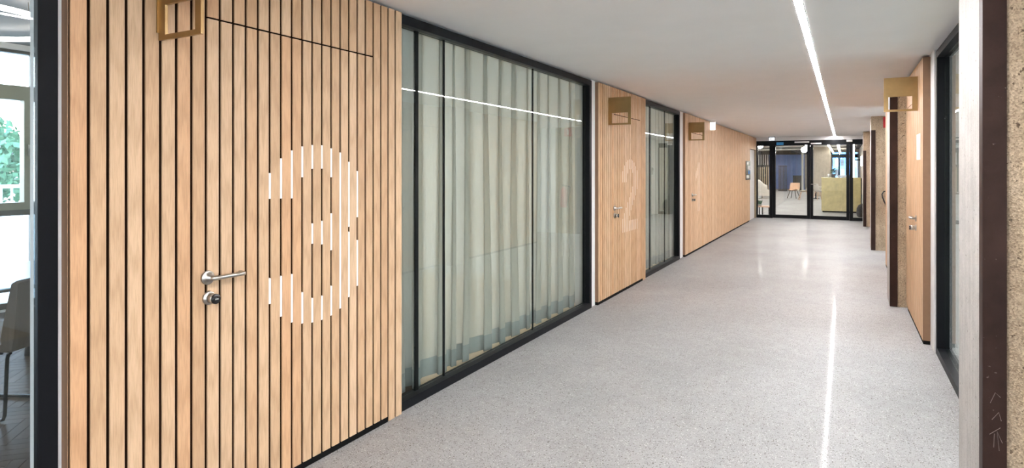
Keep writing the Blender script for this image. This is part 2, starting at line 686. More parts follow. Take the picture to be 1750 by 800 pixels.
D3 = {13: [(.873, .996), (1.373, 1.496)], 14: [(.799, .996), (1.372, 1.567)], 15: [(.756, .995), (1.370, 1.607)], 16: [(.737, .894), (1.474, 1.629)],
      17: [(.727, .852), (1.131, 1.235), (1.516, 1.639)], 18: [(.727, .852), (1.121, 1.244), (1.517, 1.64)], 19: [(.735, .892), (1.083, 1.279), (1.472, 1.625)],
      20: [(.759, 1.605)], 21: [(.809, 1.169), (1.196, 1.555)], 22: [(.86, 1.116), (1.245, 1.504)]}
D2 = {13: [(.727, .90), (1.35, 1.49)], 14: [(.727, .965), (1.35, 1.56)], 15: [(.727, 1.03), (1.35, 1.603)], 16: [(.727, 1.095), (1.46, 1.627)],
      17: [(.727, .86), (.92, 1.155), (1.512, 1.638)], 18: [(.727, .86), (.985, 1.215), (1.512, 1.638)], 19: [(.727, .86), (1.05, 1.29), (1.465, 1.625)],
      20: [(.727, .86), (1.11, 1.60)], 21: [(.727, .86), (1.17, 1.553)], 22: [(.727, .86), (1.25, 1.498)]}
D1 = {13: [(1.30, 1.44)], 14: [(1.345, 1.485)], 15: [(1.39, 1.535)], 16: [(.727, 1.64)], 17: [(.727, 1.64)], 18: [(.727, 1.64)]}


def handle_set(door, px, sgn, y, d, z=1.05):
    """lever and lock; px wall face, sgn the outward side, d the way the lever points along Y"""
    rot = Matrix.Translation((px, y, z)) @ Matrix.Rotation(PI / 2 * sgn, 4, 'Y')
    m = MB()
    m.lathe([(0.0, 0.0), (0.030, 0.0), (0.030, 0.007), (0.028, 0.009), (0.012, 0.009), (0.0105, 0.035), (0.0, 0.035)], 28, mat=rot, cap=False)
    h = m.build('lever_handle', 'steel', door)
    xo = px + sgn * 0.046
    pts = [(px + sgn * 0.030, y, z), (px + sgn * 0.042, y + d * 0.002, z), (xo, y + d * 0.010, z), (xo, y + d * 0.03, z), (xo, y + d * 0.09, z), (xo, y + d * 0.142, z), (xo - sgn * 0.003, y + d * 0.149, z), (xo - sgn * 0.012, y + d * 0.152, z), (xo - sgn * 0.034, y + d * 0.152, z)]
    lv = MB().tube(pts, 0.0098, 14).build('lever', 'steel', h)
    rot2 = Matrix.Translation((px, y + d * 0.006, z - 0.088)) @ Matrix.Rotation(PI / 2 * sgn, 4, 'Y')
    k = MB().lathe([(0.0, 0.0), (0.029, 0.0), (0.029, 0.006), (0.026, 0.009), (0.017, 0.009), (0.017, 0.016), (0.0215, 0.018), (0.0215, 0.046), (0.0, 0.046)], 28, mat=rot2, cap=False).build('lock_cylinder', 'steel', door)
    rot3 = rot2 @ Matrix.Translation((0, 0, 0.0462))
    kb = MB().lathe([(0.0, 0.0), (0.0215, 0.0), (0.0215, 0.006), (0.019, 0.009), (0.0, 0.0095)], 28, mat=rot3, cap=False).build('knob_cap', 'black_plastic', k)
    mk = MB().box(-0.003, 0.003, -0.008, 0.008, 0.0096, 0.0100, mat=rot3).build('knob_mark', 'steel', k)
    return h


def panel(root, door, px, pb, y0, n, d, door_slats=None, digit=None, handle=True, z_cut=None):
    """n slats from y0 in direction d along Y; door_slats=(first, last+1) belong to the door leaf"""
    sgn = 1 if px > pb else -1
    f = px - sgn * 0.030
    ya, yb = y0, y0 + d * n * PITCH
    mid = lambda i: y0 + d * (i + 0.5) * PITCH
    board = MB()
    top = Z_TOP
    sp = 0.010
    if door_slats:
        i0, i1 = door_slats
        da, db = y0 + d * i0 * PITCH, y0 + d * i1 * PITCH
        board.box(pb, f, ya, da - d * 0.002, Z_BOT, top).box(pb, f, db + d * 0.002, yb, Z_BOT, top).box(pb, f, da - d * 0.002, db + d * 0.002, Z_SEAM, top)
    else:
        board.box(pb, f, ya, yb, Z_BOT, top)
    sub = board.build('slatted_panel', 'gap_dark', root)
    # wooden edge boards that close the ends of the panel, and the black plinth
    box('edge_board', pb, px - sgn * 0.0005, ya - d * 0.0005, ya - d * 0.004, Z_BOT, top, 'panel_side', sub)
    box('plinth', pb, px - sgn * 0.004, ya, yb - d * (2 * PITCH if door_slats else 0), 0.0, Z_BOT - 0.001, 'plinth_black', sub)
    rz = 0 if sgn > 0 else PI
    for i in range(n):
        if door_slats and i0 <= i < i1:
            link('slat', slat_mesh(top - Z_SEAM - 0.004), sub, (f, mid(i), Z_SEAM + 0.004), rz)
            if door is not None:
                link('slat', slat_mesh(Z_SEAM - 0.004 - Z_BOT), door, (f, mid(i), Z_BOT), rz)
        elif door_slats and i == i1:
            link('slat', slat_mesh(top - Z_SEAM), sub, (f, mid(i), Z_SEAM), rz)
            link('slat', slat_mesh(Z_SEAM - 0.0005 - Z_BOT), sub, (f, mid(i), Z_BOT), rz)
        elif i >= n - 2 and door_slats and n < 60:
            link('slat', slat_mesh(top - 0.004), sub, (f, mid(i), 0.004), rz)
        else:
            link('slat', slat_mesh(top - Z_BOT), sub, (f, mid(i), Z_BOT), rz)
    if door is not None:
        dd = d * 0.0015
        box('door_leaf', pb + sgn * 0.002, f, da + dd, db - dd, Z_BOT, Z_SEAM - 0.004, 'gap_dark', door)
        if digit:
            for gi, segs in digit.items():
                yg = y0 + d * gi * PITCH
                for a, b in segs:
                    box('digit_stroke', f, px - sgn * 0.0012, yg - GAP / 2 + 0.0002, yg + GAP / 2 - 0.0002, a, b, 'stroke_white', door)
        if handle:
            handle_set(door, px, sgn, da + d * 0.004, d)
    return sub


def struct(name, label, cat='wall', loc=(0, 0, 0)):
    return empty(name, loc, label, cat, kind='structure')


wall_l = struct('wall_left', 'left corridor wall with vertical oak slat panels between the glazing')
Y1, Y2, Y3 = 1.133, 6.397, 10.617
N1 = 28
N3 = 125
E1, E2, E3 = Y1 + N1 * PITCH, Y2 + N1 * PITCH, Y3 + N3 * PITCH   # 2.98, 8.24, 18.85
door1 = struct('door_1', 'nearest slatted oak door with a white number 3', 'door')
door2 = struct('door_2', 'middle slatted oak door with number 2 between two glass bays', 'door')
door3 = struct('door_3', 'far slatted oak door with number 1 on the long slat wall', 'door')
panel(wall_l, door1, XL, XLB, Y1, N1, 1, (8, 24), D3)
panel(wall_l, door2, XL, XLB, Y2, N1, 1, (8, 24), D2)
panel(wall_l, door3, XL, XLB, Y3, N3, 1, (8, 24), D1)
# slats above the white doorway at the end
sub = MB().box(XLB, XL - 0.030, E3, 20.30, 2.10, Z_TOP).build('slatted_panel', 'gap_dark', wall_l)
k = 0
while E3 + (k + 0.5) * PITCH < 20.28:
    link('slat', slat_mesh(Z_TOP - 2.10), sub, (XL - 0.030, E3 + (k + 0.5) * PITCH, 2.10))
    k += 1
box('jamb_board', -2.52, XL, 20.20, 20.30, 0.0, 2.10, 'pale_slat', sub)
# plain white wall behind the panels
wb = MB()
for a, b in ((1.1135, 2.985), (6.264, 8.24), (10.347, 20.30)):
    wb.box(-2.62, XLB - 0.0005, a, b, 0, ZC - 0.001)
wb.build('wall_core', 'white_paint', wall_l)
wb = MB().box(-2.62, -2.50, -6.0, 20.30, ZC + 0.0, 2.858)
wb.build('wall_head', 'white_paint', wall_l)
dw = struct('door_4', 'flush white door in the slat wall beside the glass doors', 'door')
box('door_leaf', XLB + 0.0006, XLB + 0.012, E3 + 0.01, 20.19, 0.004, 2.095, 'white_paint', dw)

wall_r = struct('wall_right', 'right corridor wall of oak slat panels and plain plaster between concrete pillars')
door5 = struct('door_5', 'slatted oak door on the right under the brass square', 'door')
YR1 = 6.323
NR1 = 24
panel(wall_r, door5, XR, XRB, YR1, NR1, 1, (8, 23), None)
panel(wall_r, None, XR - 0.025, XRB, 11.2, 41, -1, None, None)
wb = MB()
for a, b in ((6.075, 7.905), (8.435, 11.26), (13.72, 18.48), (19.02, 20.40)):
    wb.box(XRB + 0.0005, 1.0, a, b, 0, ZC - 0.001)
wb.build('wall_core', 'white_paint', wall_r)

def daylight_window(name, label, ys_):
    wd = struct(name, label, 'window')
    for y in ys_:
        box('mullion', 4.0, 4.1, y - 0.035, y + 0.035, 0, ZC - 0.002, 'frame_black', wd)
    for a, b in zip(ys_, ys_[1:]):
        box('pane', 4.045, 4.055, a + 0.036, b - 0.036, 0.0, ZC - 0.002, 'glass_clear', wd)


daylight_window('added_window_5', 'unseen glazing right of the foyer behind the viewpoint, added for ambient daylight', [-6.9 + 1.6 * k for k in range(5)])  # unseen glazing, added to bring ambient daylight into the corridor
daylight_window('added_window_11', 'unseen outer window of the right hand room, added for ambient daylight', [2.98, 4.76, 6.54])  # made-up window, lets more ambient light through the right hand bay
daylight_window('window_12', 'window at the end of the side passage by the third pillar', [11.24, 12.24, 13.24])
o = MB().box(-2.6, 4.1, -7.1, -7.0, 0, ZC - 0.001).build('wall_back', 'white_paint')
tag(o, 'white foyer wall behind the viewpoint', 'wall', kind='structure')
g = box('terrace', 4.12, 30, -12, 24, -0.3, -0.05, 'terrace_paving')  # unseen paving, stretched along the building to bounce light up indoors
tag(g, 'unseen pale terrace on the right, extended to bounce daylight upward', 'ground', kind='structure')

# ------------------------------------------------------------------ glazed bays along the corridor
def bay(name, label, xf, sgn, y0, y1, joints, thick=(), jamb=(True, True), z1=2.482, glass='glass', depth=0.085):
    """xf: front of the frame; sgn: side the corridor lies on; joints: Y of glass joints; thick: of these, posts"""
    r = struct(name, label, 'window')
    b = xf - sgn * depth
    g0, g1 = xf - sgn * depth * 0.6, xf - sgn * (depth * 0.6 + 0.010)
    jw = 0.062
    box('bottom_rail', xf, b, y0, y1, 0.0, 0.058, 'frame_black', r, 0.002)
    box('top_rail', xf, b, y0, y1, z1 - 0.058, z1, 'frame_black', r, 0.002)
    ys = [y0, *joints, y1]
    if jamb[0]:
        box('frame_post', xf, b, y0, y0 + jw, 0.0585, z1 - 0.0585, 'frame_black', r, 0.002)
        ys[0] = y0 + jw
    if jamb[1]:
        box('frame_post', xf, b, y1 - jw, y1, 0.0585, z1 - 0.0585, 'frame_black', r, 0.002)
        ys[-1] = y1 - jw
    for j in joints:
        hw = 0.017 if j in thick else 0.0055
        box('joint_seal', g0 + sgn * 0.002, g1 - sgn * 0.002, j - hw, j + hw, 0.0585, z1 - 0.0585, 'seal_black', r)
    for a, c in zip(ys, ys[1:]):
        ga = 0.018 if a in thick else (0.006 if a in joints else 0.0004)
        gc = 0.018 if c in thick else (0.006 if c in joints else 0.0004)
        box('pane', g0, g1, a + ga, c - gc, 0.0585, z1 - 0.0585, glass, r)
    return r


XG = -2.42
bay('window_1', 'long black framed glazing with curtains between doors 3 and 2', XG, 1, 2.99, 6.262, (3.22, 3.535, 4.93), (3.22,), (False, True))
bay('window_2', 'narrow black framed glazing between door 2 and the long slat wall', XG, 1, 8.245, 10.345, (8.72, 9.55), (8.72,), (False, True))
bay('window_3', 'nearest black framed glazing at the left edge, looking into the meeting room', XG, 1, -3.2, 1.113, (-1.0,), (), (True, True), glass='glass_clear', depth=0.03)
bay('window_4', 'black framed glazing between the near pillar and the right slat panel', 0.665, -1, 3.33, 6.065, (4.6,), (), (False, True))
# white corners at either side of the first bay
for nm, a, b, lab in (('trim_1', 1.1135, Y1 - 0.0042, 'thin white wall edge between nearest black post and slats'), ('trim_2', 6.2635, Y2 - 0.0042, 'white wall edge beside the slats of the middle door'), ('trim_3', 10.3465, Y3 - 0.0042, 'white wall edge where the long slat wall begins')):
    tag(box(nm, XLB + 0.0002, -2.433, a, b, 0, ZC - 0.002, 'white_paint'), lab, 'trim', kind='structure')

# end wall with the glass doors
win = struct('window_6', 'black framed glass screen with double doors at the corridor end', 'window')
ZT = 2.385
fy0, fy1 = YE - 0.04, YE + 0.04
box('top_rail', -2.40, 0.53, fy0, fy1, ZT - 0.15, ZT, 'frame_black', win, 0.003)
for a, b in ((-2.40, -2.36), (-2.02, -1.93), (0.15, 0.24), (0.515, 0.545)):
    box('frame_post', a, b, fy0, fy1, 0, ZT - 0.1505, 'frame_black', win, 0.003)
for a, b in ((-2.359, -2.021), (0.241, 0.514)):
    box('bottom_rail', a, b, fy0, fy1, 0, 0.095, 'frame_black', win, 0.003)
    box('pane', a, b, YE - 0.005, YE + 0.005, 0.0955, ZT - 0.1505, 'glass_clear', win)
for nm, lab, a, b, hs in (('door_6', 'left leaf of the black framed glass double door', -1.928, -0.892, 1), ('door_7', 'right leaf of the black framed glass double door with lever', -0.888, 0.148, -1)):
    dr = struct(nm, lab, 'door')
    st = 0.082
    box('stile', a, a + st, fy0, fy1, 0.012, ZT - 0.152, 'frame_black', dr, 0.003)
    box('stile', b - st, b, fy0, fy1, 0.012, ZT - 0.152, 'frame_black', dr, 0.003)
    box('bottom_rail', a + st + 0.0005, b - st - 0.0005, fy0, fy1, 0.012, 0.115, 'frame_black', dr, 0.003)
    box('pane', a + st + 0.0005, b - st - 0.0005, YE - 0.005, YE + 0.005, 0.1155, ZT - 0.153, 'glass_clear', dr)
    cl = box('door_closer', (b - 0.42) if hs > 0 else a + 0.02, (b - 0.02) if hs > 0 else a + 0.30, fy0 - 0.04, fy0 - 0.001, ZT - 0.075 - (0.05 if hs < 0 else 0), ZT - 0.035 - (0.05 if hs < 0 else 0), 'white_plastic', dr, 0.004)
    if hs < 0:
        MB().tube([(a + 0.03, fy0 - 0.0, 1.06), (a + 0.03, fy0 - 0.05, 1.06), (a + 0.05, fy0 - 0.06, 1.06), (a + 0.17, fy0 - 0.06, 1.06)], 0.011, 10).build('lever', 'steel', dr)
bk = MB().box(-2.62, 1.6, YE - 0.07, YE + 0.07, ZT + 0.001, ZC - 0.001).box(0.55, 1.6, YE - 0.0, YE + 0.07, 0, ZT + 0.001).box(-2.62, -2.405, YE - 0.095, YE + 0.07, 0, ZT + 0.001).box(-12, -2.62, YE - 0.02, YE + 0.07, 0, 2.948).box(1.6, 6.0, YE - 0.02, YE + 0.07, 0, 2.948)
tag(bk.build('wall_end', 'white_paint'), 'white wall and lintel around the end glass doors', 'wall', kind='structure')

# ------------------------------------------------------------------ concrete pillars with brown steel edges
def pillar(y0, label, fine=False, ztop=ZC, steel_top=None, zs=0.0):
    p = empty('concrete_pillar', (0.45, y0, 0), label, 'pillar', 'concrete pillars along the right side', 'structure')
    dy, wx = 0.53, 0.62
    m = MB()
    # front face and far faces; the corridor side is smooth, the face toward the viewer exposed aggregate
    m.box(0.0, wx, 0.004, dy, 0, ztop - 0.001, 0)
    for i, f in enumerate(m.f):
        nx = Vector(m.v[f[1]]) - Vector(m.v[f[0]])
        ny = Vector(m.v[f[2]]) - Vector(m.v[f[1]])
        nn = nx.cross(ny)
        m.mi[i] = 1 if abs(nn.y) > abs(nn.x) and abs(nn.y) > abs(nn.z) else 0
    m.build('shaft', ['concrete_smooth', 'concrete_rough'], p)
    # rough skin of the face toward the viewer, broken edge against the steel
    nx_, nz_ = (34, 150) if fine else (8, 40)
    vs, fs = [], []
    rnd = random.Random(3 + int(y0))
    for j in range(nz_ + 1):
        for i in range(nx_ + 1):
            x = 0.069 + (wx - 0.069) * i / nx_
            e = rnd.uniform(-0.003, 0.003)
            if i == 0:
                x = 0.069 + rnd.uniform(-0.003, 0.006)
            vs.append((x, -0.004 - rnd.uniform(0, 0.006) if 0 < i < nx_ else 0.003, (ztop - 0.002) * j / nz_))
    for j in range(nz_):
        for i in range(nx_):
            a = j * (nx_ + 1) + i
            fs.append((a, a + 1, a + nx_ + 2, a + nx_ + 1))
    MB().add(vs, fs, 0, True).build('aggregate_face', 'concrete_rough', p)
    zt = steel_top or ztop - 0.003
    st = MB().box(-0.0025, 0.068, -0.010, 0.003, zs, zt).build('steel_edge', 'brown_steel', p)
    box('side_flange', -0.0025, -0.0005, 0.0035, 0.055, zs, zt, 'brown_steel', st)
    return p, st


pA, stA = pillar(2.80, 'nearest concrete pillar at the right edge with brown steel corner', True)
pB, _ = pillar(7.91, 'concrete pillar standing between the two right slat panels', True)
pC, _ = pillar(13.20, 'concrete pillar behind the fire extinguisher', steel_top=2.24)
pD, _ = pillar(18.49, 'farthest concrete pillar beside the glass doors', steel_top=2.0)
# chalk scribbles on the near steel edge
for pts in ([(0.020, 0.66), (0.035, 0.70), (0.050, 0.685)], [(0.025, 0.60), (0.045, 0.63), (0.052, 0.60)], [(0.018, 0.545), (0.05, 0.575)], [(0.03, 0.50), (0.032, 0.55)], [(0.046, 0.49), (0.04, 0.56), (0.055, 0.52)]):
    MB().tube([(x, -0.0102, z) for x, z in pts], 0.0010, 5).build('chalk_mark', 'chalk', stA)

# ------------------------------------------------------------------ line of light in the corridor ceiling
led = empty('linear_ceiling_light', (-0.235, 7.0, ZC), 'long glowing white light line set in the corridor ceiling', 'light')
yy = -5.5
while yy < YE - 0.12:
    box('diffuser', -0.021, 0.021, yy - 7.0, min(yy + 0.8, YE - 0.12) - 7.0, -0.006, -0.0012, 'led', led)
    yy += 0.8
for a, b in ((-0.026, -0.0212), (0.0212, 0.026)):
    box('trim_profile', a, b, -12.5, YE - 7.12, -0.0065, -0.0008, 'white_paint', led)

# ------------------------------------------------------------------ curtains
def curtain(y0, y1, x0, seed, label, z1=2.62):
    rnd = random.Random(seed)
    # omega shaped folds of uneven width: the cloth doubles back on itself
    lens, y = [], y0
    while y < y1:
        L = min(rnd.uniform(0.15, 0.29), y1 - y)
        lens.append((y, L, rnd.uniform(0.042, 0.066), rnd.uniform(1.2, 2.3)))
        y += L
        if y1 - y < 0.06:
            break
    nseg = 26
    path = []
    for (ys_, L, A, kk) in lens:
        for q in range(nseg):
            ph = 2 * PI * q / nseg
            path.append((ys_ + L * q / nseg, L, A, kk, ph))
    c = empty('curtain', (x0, (y0 + y1) / 2, 0.0), label, 'curtain', 'sheer grey green curtains behind the corridor glazing')
    ym = (y0 + y1) / 2
    ny = len(path) - 1

    def sheet(name, za, zb, rows, mat, flip):
        vs, fs = [], []
        for j in range(rows + 1):
            z = za + (zb - za) * j / rows
            t = 1 - z / 2.6
            for ys_, L, A, kk, ph in path:
                yy_ = ys_ - L / (2 * PI) * kk * (0.55 + 0.6 * t) * math.sin(2 * ph) + 0.012 * math.sin(z * 1.6 + ys_ * 3) * t
                xx = A * (0.7 + 0.45 * t) * math.cos(ph) + 0.008 * math.sin(ys_ * 5 + z * 1.1 + seed) * t
                vs.append((xx, yy_ - ym, z))
        for j in range(rows):
            for i in range(ny):
                a = j * (ny + 1) + i
                fs.append((a, a + 1, a + ny + 2, a + ny + 1))
        return MB().add(vs, fs, 0, True).build(name, mat, c)
    sheet('cloth', 0.1505, z1, 14, 'curtain_cloth', 0)
    sheet('hem', 0.022, 0.15, 2, 'curtain_hem', 0)
    MB().box(-0.035, 0.035, y0 - ym, y1 - ym, z1 + 0.001, z1 + 0.02).build('curtain_track', 'white_plastic', c)
    return c


curtain(3.03, 6.38, -2.635, 4, 'pale green grey curtain hanging behind the long glazing')
curtain(8.26, 10.55, -2.635, 9, 'pale green grey curtain hanging behind the narrow glazing')

# ------------------------------------------------------------------ rooms on the left
rw = MB()
rw.box(-7.8, -2.70, 3.415, 3.47, 0, 2.858)           # partition beside the meeting room
rw.box(-7.8, -2.63, 7.3, 7.36, 0, 2.858)
rw.box(-7.8, -2.63, 12.0, 12.06, 0, 2.858)
rw.box(-7.9, -2.50, -6.12, -6.0, 0, 2.858).box(-2.6, -2.5, -7.0, -6.0, 0, 2.858).box(-2.6, -2.43, -6.0, -3.21, 0, 2.499)
tag(rw.build('wall_partition', 'room_white'), 'white partition walls between the rooms on the left', 'wall', kind='structure')
fw = struct('wall_facade', 'outer wall of the left rooms around their windows')
m = MB()
m.box(-7.95, -7.8, -6.0, 20.3, 2.80, 2.858).box(-7.95, -7.8, -6.0, 20.3, 0, 0.02)
m.box(-7.95, -7.8, 3.40, 3.60, 0.02, 2.80).box(-7.95, -7.8, -6.0, -3.0, 0.02, 2.80).box(-7.95, -7.8, 11.9, 20.3, 0.02, 2.80).box(-7.95, -7.8, 7.2, 7.45, 0.02, 2.80)
m.build('facade_wall', 'room_white', fw)


def facade_window(name, label, y0, y1, z0=0.02, z1=2.80, detail=True):
    r = struct(name, label, 'window')
    x0, x1 = -7.93, -7.84
    box('sill_rail', x0, x1, y0, y1, z0, 0.085, 'window_bronze', r)
    box('head_rail', x0, x1, y0, y1, z1 - 0.035, z1 - 0.001, 'window_bronze', r)
    box('transom', x0, x1 + 0.02, y0, y1, 2.345, 2.415, 'window_olive', r)
    box('transom', x0, x1 + 0.02, y0, y1, 1.015, 1.075, 'window_bronze', r)
    box('safety_bar', x0 + 0.03, x1 + 0.03, y0, y1, 0.205, 0.235, 'window_bronze', r)
    wds = 1.05
    y = y1
    while y > y0 + 0.5:
        ya = max(y0, y - wds)
        box('jamb', x0, x1, y - 0.035, y, 0.0855, z1 - 0.036, 'window_bronze', r)
        s = MB().box(x0 + 0.02, x1 + 0.03, ya + 0.01, y - 0.036, 2.26, 2.344).box(x0 + 0.02, x1 + 0.03, ya + 0.01, y - 0.036, 1.0755, 1.155).box(x0 + 0.02, x1 + 0.03, y - 0.125, y - 0.036, 1.155, 2.26).box(x0 + 0.02, x1 + 0.03, ya + 0.01, ya + 0.09, 1.155, 2.26)
        sash = s.build('sash', 'window_olive', r)
        box('pane', -7.89, -7.885, ya + 0.09, y - 0.125, 1.155, 2.26, 'glass_clear', sash)
        MB().box(x1 + 0.0305, x1 + 0.045, y - 0.095, y - 0.066, 1.66, 1.78).box(x1 + 0.045, x1 + 0.075, y - 0.088, y - 0.073, 1.735, 1.765).box(x1 + 0.060, x1 + 0.075, y - 0.088, y - 0.073, 1.63, 1.74).build('window_handle', 'steel', sash)
        box('pane', -7.89, -7.885, ya, y - 0.036, 2.4155, z1 - 0.036, 'glass_clear', r)
        box('pane', -7.89, -7.885, ya, y - 0.036, 0.0855, 1.0145, 'glass_clear', r)
        box('frosted_film', -7.882, -7.8805, ya + 0.002, y - 0.037, 0.236, 0.50, 'frosted_film', r)
        y = ya
    return r


facade_window('window_7', 'outer window of the left meeting room with sash and handle', -2.9, 3.39)
facade_window('window_8', 'outer window of the room behind the long curtain', 3.61, 7.19)
facade_window('window_9', 'outer window of the room behind the narrow glazing', 7.46, 11.89)

for y, lab in ((5.0, 'glowing ceiling panel in the room behind the long curtain'), (9.4, 'glowing ceiling panel in the room behind the narrow glazing')):
    c = empty('ceiling_panel_light', (-6.3, y, 2.86), lab, 'light', 'ceiling panel lights in the curtained rooms')
    MB().box(-0.6, 0.6, -1.2, 1.2, -0.030, -0.012).build('diffuser', 'room_lamp', c)
    MB().box(-0.62, 0.62, -1.22, 1.22, -0.0115, -0.001).build('housing', 'white_plastic', c)

# ring lamps under the meeting room ceiling
def ring(cx, cy, z, r, label):
    o = empty('ring_light', (cx, cy, z), label, 'light', 'ring lights in the meeting room')
    MB().tube([(r * math.cos(2 * PI * k / 72), r * math.sin(2 * PI * k / 72), 0) for k in range(72)], 0.022, 8, closed=True).build('glowing_ring', 'ring_led', o)
    for k in range(3):
        a = 2 * PI * k / 3 + 0.4
        MB().tube([(r * math.cos(a), r * math.sin(a), 0.02), (r * math.cos(a), r * math.sin(a), 2.858 - z)], 0.003, 6).build('suspension_wire', 'steel', o)


ring(-6.55, 2.10, 2.76, 0.86, 'larger outer ring of light under the meeting room ceiling')
ring(-5.30, -1.2, 2.76, 0.62, 'smaller ring of light in the left meeting room')


# meeting chair
def chair(loc, rz, label):
    c = empty('meeting_chair', loc, label, 'chair', rz=rz)
    # local: seat faces +Y, width along X
    def pad(name, prof, hw):
        # prof: closed polygon in (y, z); rounded over the width
        m = MB()
        n = len(prof)
        cy = sum(p[0] for p in prof) / n
        cz = sum(p[1] for p in prof) / n
        rows = [(-hw, 0.80), (-hw + 0.012, 0.97), (-hw + 0.03, 1.0), (hw - 0.03, 1.0), (hw - 0.012, 0.97), (hw, 0.80)]
        vs = []
        for x, s in rows:
            for a, b in prof:
                vs.append((x, cy + (a - cy) * (1 - (1 - s) * 0.25), cz + (b - cz) * (1 - (1 - s) * 0.15)))
        fs = []
        for j in range(len(rows) - 1):
            for i in range(n):
                i2 = (i + 1) % n
                fs.append((j * n + i, (j + 1) * n + i, (j + 1) * n + i2, j * n + i2))
        fs.append(tuple(range(n)))
        fs.append(tuple((len(rows) - 1) * n + i for i in range(n - 1, -1, -1)))
        m.add(vs, fs, 0, False)
        return m.build(name, 'chair_fabric', c)
    pad('seat', [(-0.22, 0.425), (0.24, 0.445), (0.27, 0.46), (0.265, 0.485), (0.22, 0.495), (-0.16, 0.475), (-0.22, 0.47)], 0.23)
    pad('backrest', [(-0.235, 0.43), (-0.175, 0.445), (-0.165, 0.50), (-0.195, 0.66), (-0.235, 0.84), (-0.255, 0.852), (-0.275, 0.84), (-0.265, 0.68), (-0.250, 0.52)], 0.235)
    for s in (-1, 1):
        x = s * 0.20
        MB().tube([(x, -0.20, 0.418), (x, -0.185, 0.405), (x, -0.18, 0.38), (x, -0.165, 0.04), (x, -0.155, 0.018), (x, -0.13, 0.011), (x, 0.22, 0.011), (x, 0.245, 0.018), (x, 0.25, 0.04), (x, 0.235, 0.39), (x, 0.22, 0.42), (x, 0.18, 0.43), (x, -0.15, 0.415)], 0.0105, 8).build('leg', 'black_plastic', c)
    MB().tube([(-0.20, 0.12, 0.42), (0.20, 0.12, 0.42)], 0.009, 8).build('crossbar', 'black_plastic', c)
    return c


# the chair shows its back corner; it faces away to the left of the view
chair((-4.64, 1.84, 0.0), math.radians(118), 'brown upholstered chair on thin black legs in the left meeting room')

# low stool behind it
stl = empty('low_stool', (-5.66, 2.52, 0), 'low dark stool half hidden behind the brown chair', 'stool')
MB().lathe([(0.0, 0.36), (0.19, 0.36), (0.21, 0.375), (0.21, 0.41), (0.19, 0.43), (0.0, 0.435)], 24, cap=False).build('seat', 'dark_wood', stl)
for a in (200, 320, 80):
    x, y = 0.16 * math.cos(math.radians(a)), 0.16 * math.sin(math.radians(a))
    MB().tube([(x, y, 0.36), (x * 1.12, y * 1.12, 0.0)], 0.022, 10).build('leg', 'dark_wood', stl)

# ------------------------------------------------------------------ outside the meeting room window
g = box('terrace', -40, -7.96, -10, 40, -0.3, -0.05, 'terrace_paving')
tag(g, 'pale terrace outside the meeting room window', 'ground', kind='structure')
rl = empty('balcony_railing', (-11.0, 4.4, -0.05), 'white balcony railing outside the meeting room window', 'railing')
box('handrail', -0.03, 0.03, -3.0, 3.5, 1.28, 1.33, 'rail_white', rl)
box('lower_rail', -0.02, 0.02, -3.0, 3.5, 0.08, 0.12, 'rail_white', rl)
bm_ = MB().box(-0.011, 0.011, -0.011, 0.011, 0.1205, 1.2795).mesh('baluster', 'rail_white')
for k in range(50):
    link('baluster', bm_, rl, (0, -2.95 + 0.13 * k, 0))
sr = empty('stair_railing', (-9.6, 3.7, -0.05), 'white sloping stair railing seen low through the window', 'railing')
MB().tube([(0, -1.2, 0.35), (0, -0.2, 0.95), (0, 0.0, 1.0), (0, 0.25, 1.0)], 0.025, 8).build('handrail', 'rail_white', sr)
for k in range(14):
    y = -1.15 + k * 0.1
    box('baluster', -0.012, 0.012, y - 0.012, y + 0.012, 0.0, min(1.0, 0.35 + (y + 1.2) * 0.6) - 0.02, 'rail_white', sr)
tree = empty('tree', (-24.0, 8.6, -0.05), 'blurred green tree outside the meeting room window', 'tree')
MB().tube([(0, 0, 0), (0.1, 0, 1.5), (0, 0.1, 3.0)], [0.22, 0.18, 0.1], 10).build('trunk', 'bark', tree)
rnd = random.Random(5)
vs, fs = [], []
for k in range(2600):
    u, v_, r = rnd.uniform(0, 2 * PI), rnd.uniform(-1, 1), rnd.uniform(0.35, 1) ** 0.5
    q = math.sqrt(1 - v_ * v_)
    lump = 1 + 0.25 * math.sin(3 * u) * math.cos(2.5 * v_)
    p = Vector((1.9 * r * q * math.cos(u) * lump, 1.9 * r * q * math.sin(u) * lump, 1.75 + 1.45 * r * v_ * lump))
    a = Vector((rnd.gauss(0, 1), rnd.gauss(0, 1), rnd.gauss(0, 1))).normalized()
    b = a.orthogonal().normalized()
    s = rnd.uniform(0.09, 0.18)
    o_ = len(vs)
    vs += [p - a * s, p + b * s * 0.5, p + a * s, p - b * s * 0.5]
    fs.append((o_, o_ + 1, o_ + 2, o_ + 3))
o = MB().add([tuple(p) for p in vs], fs).build('foliage', 'leaf_green', tree)
o['kind'] = 'stuff'
hs = empty('far_house', (-34, 13.0, -0.05), 'pale brick house far outside the window', 'building')
MB().box(-3, 3, -4, 4, 0, 1.6).build('walls', 'brick_facade', hs)
MB().prism([(-4.2, 1.6), (4.2, 1.6), (0, 2.6)], -3.2, 3.2, axis='x').build('roof', 'pot_dark', hs)
for k in range(3):
    box('house_window', 3.0, 3.04, -3 + k * 2.4, -2 + k * 2.4, 0.5, 1.3, 'rail_white', hs)


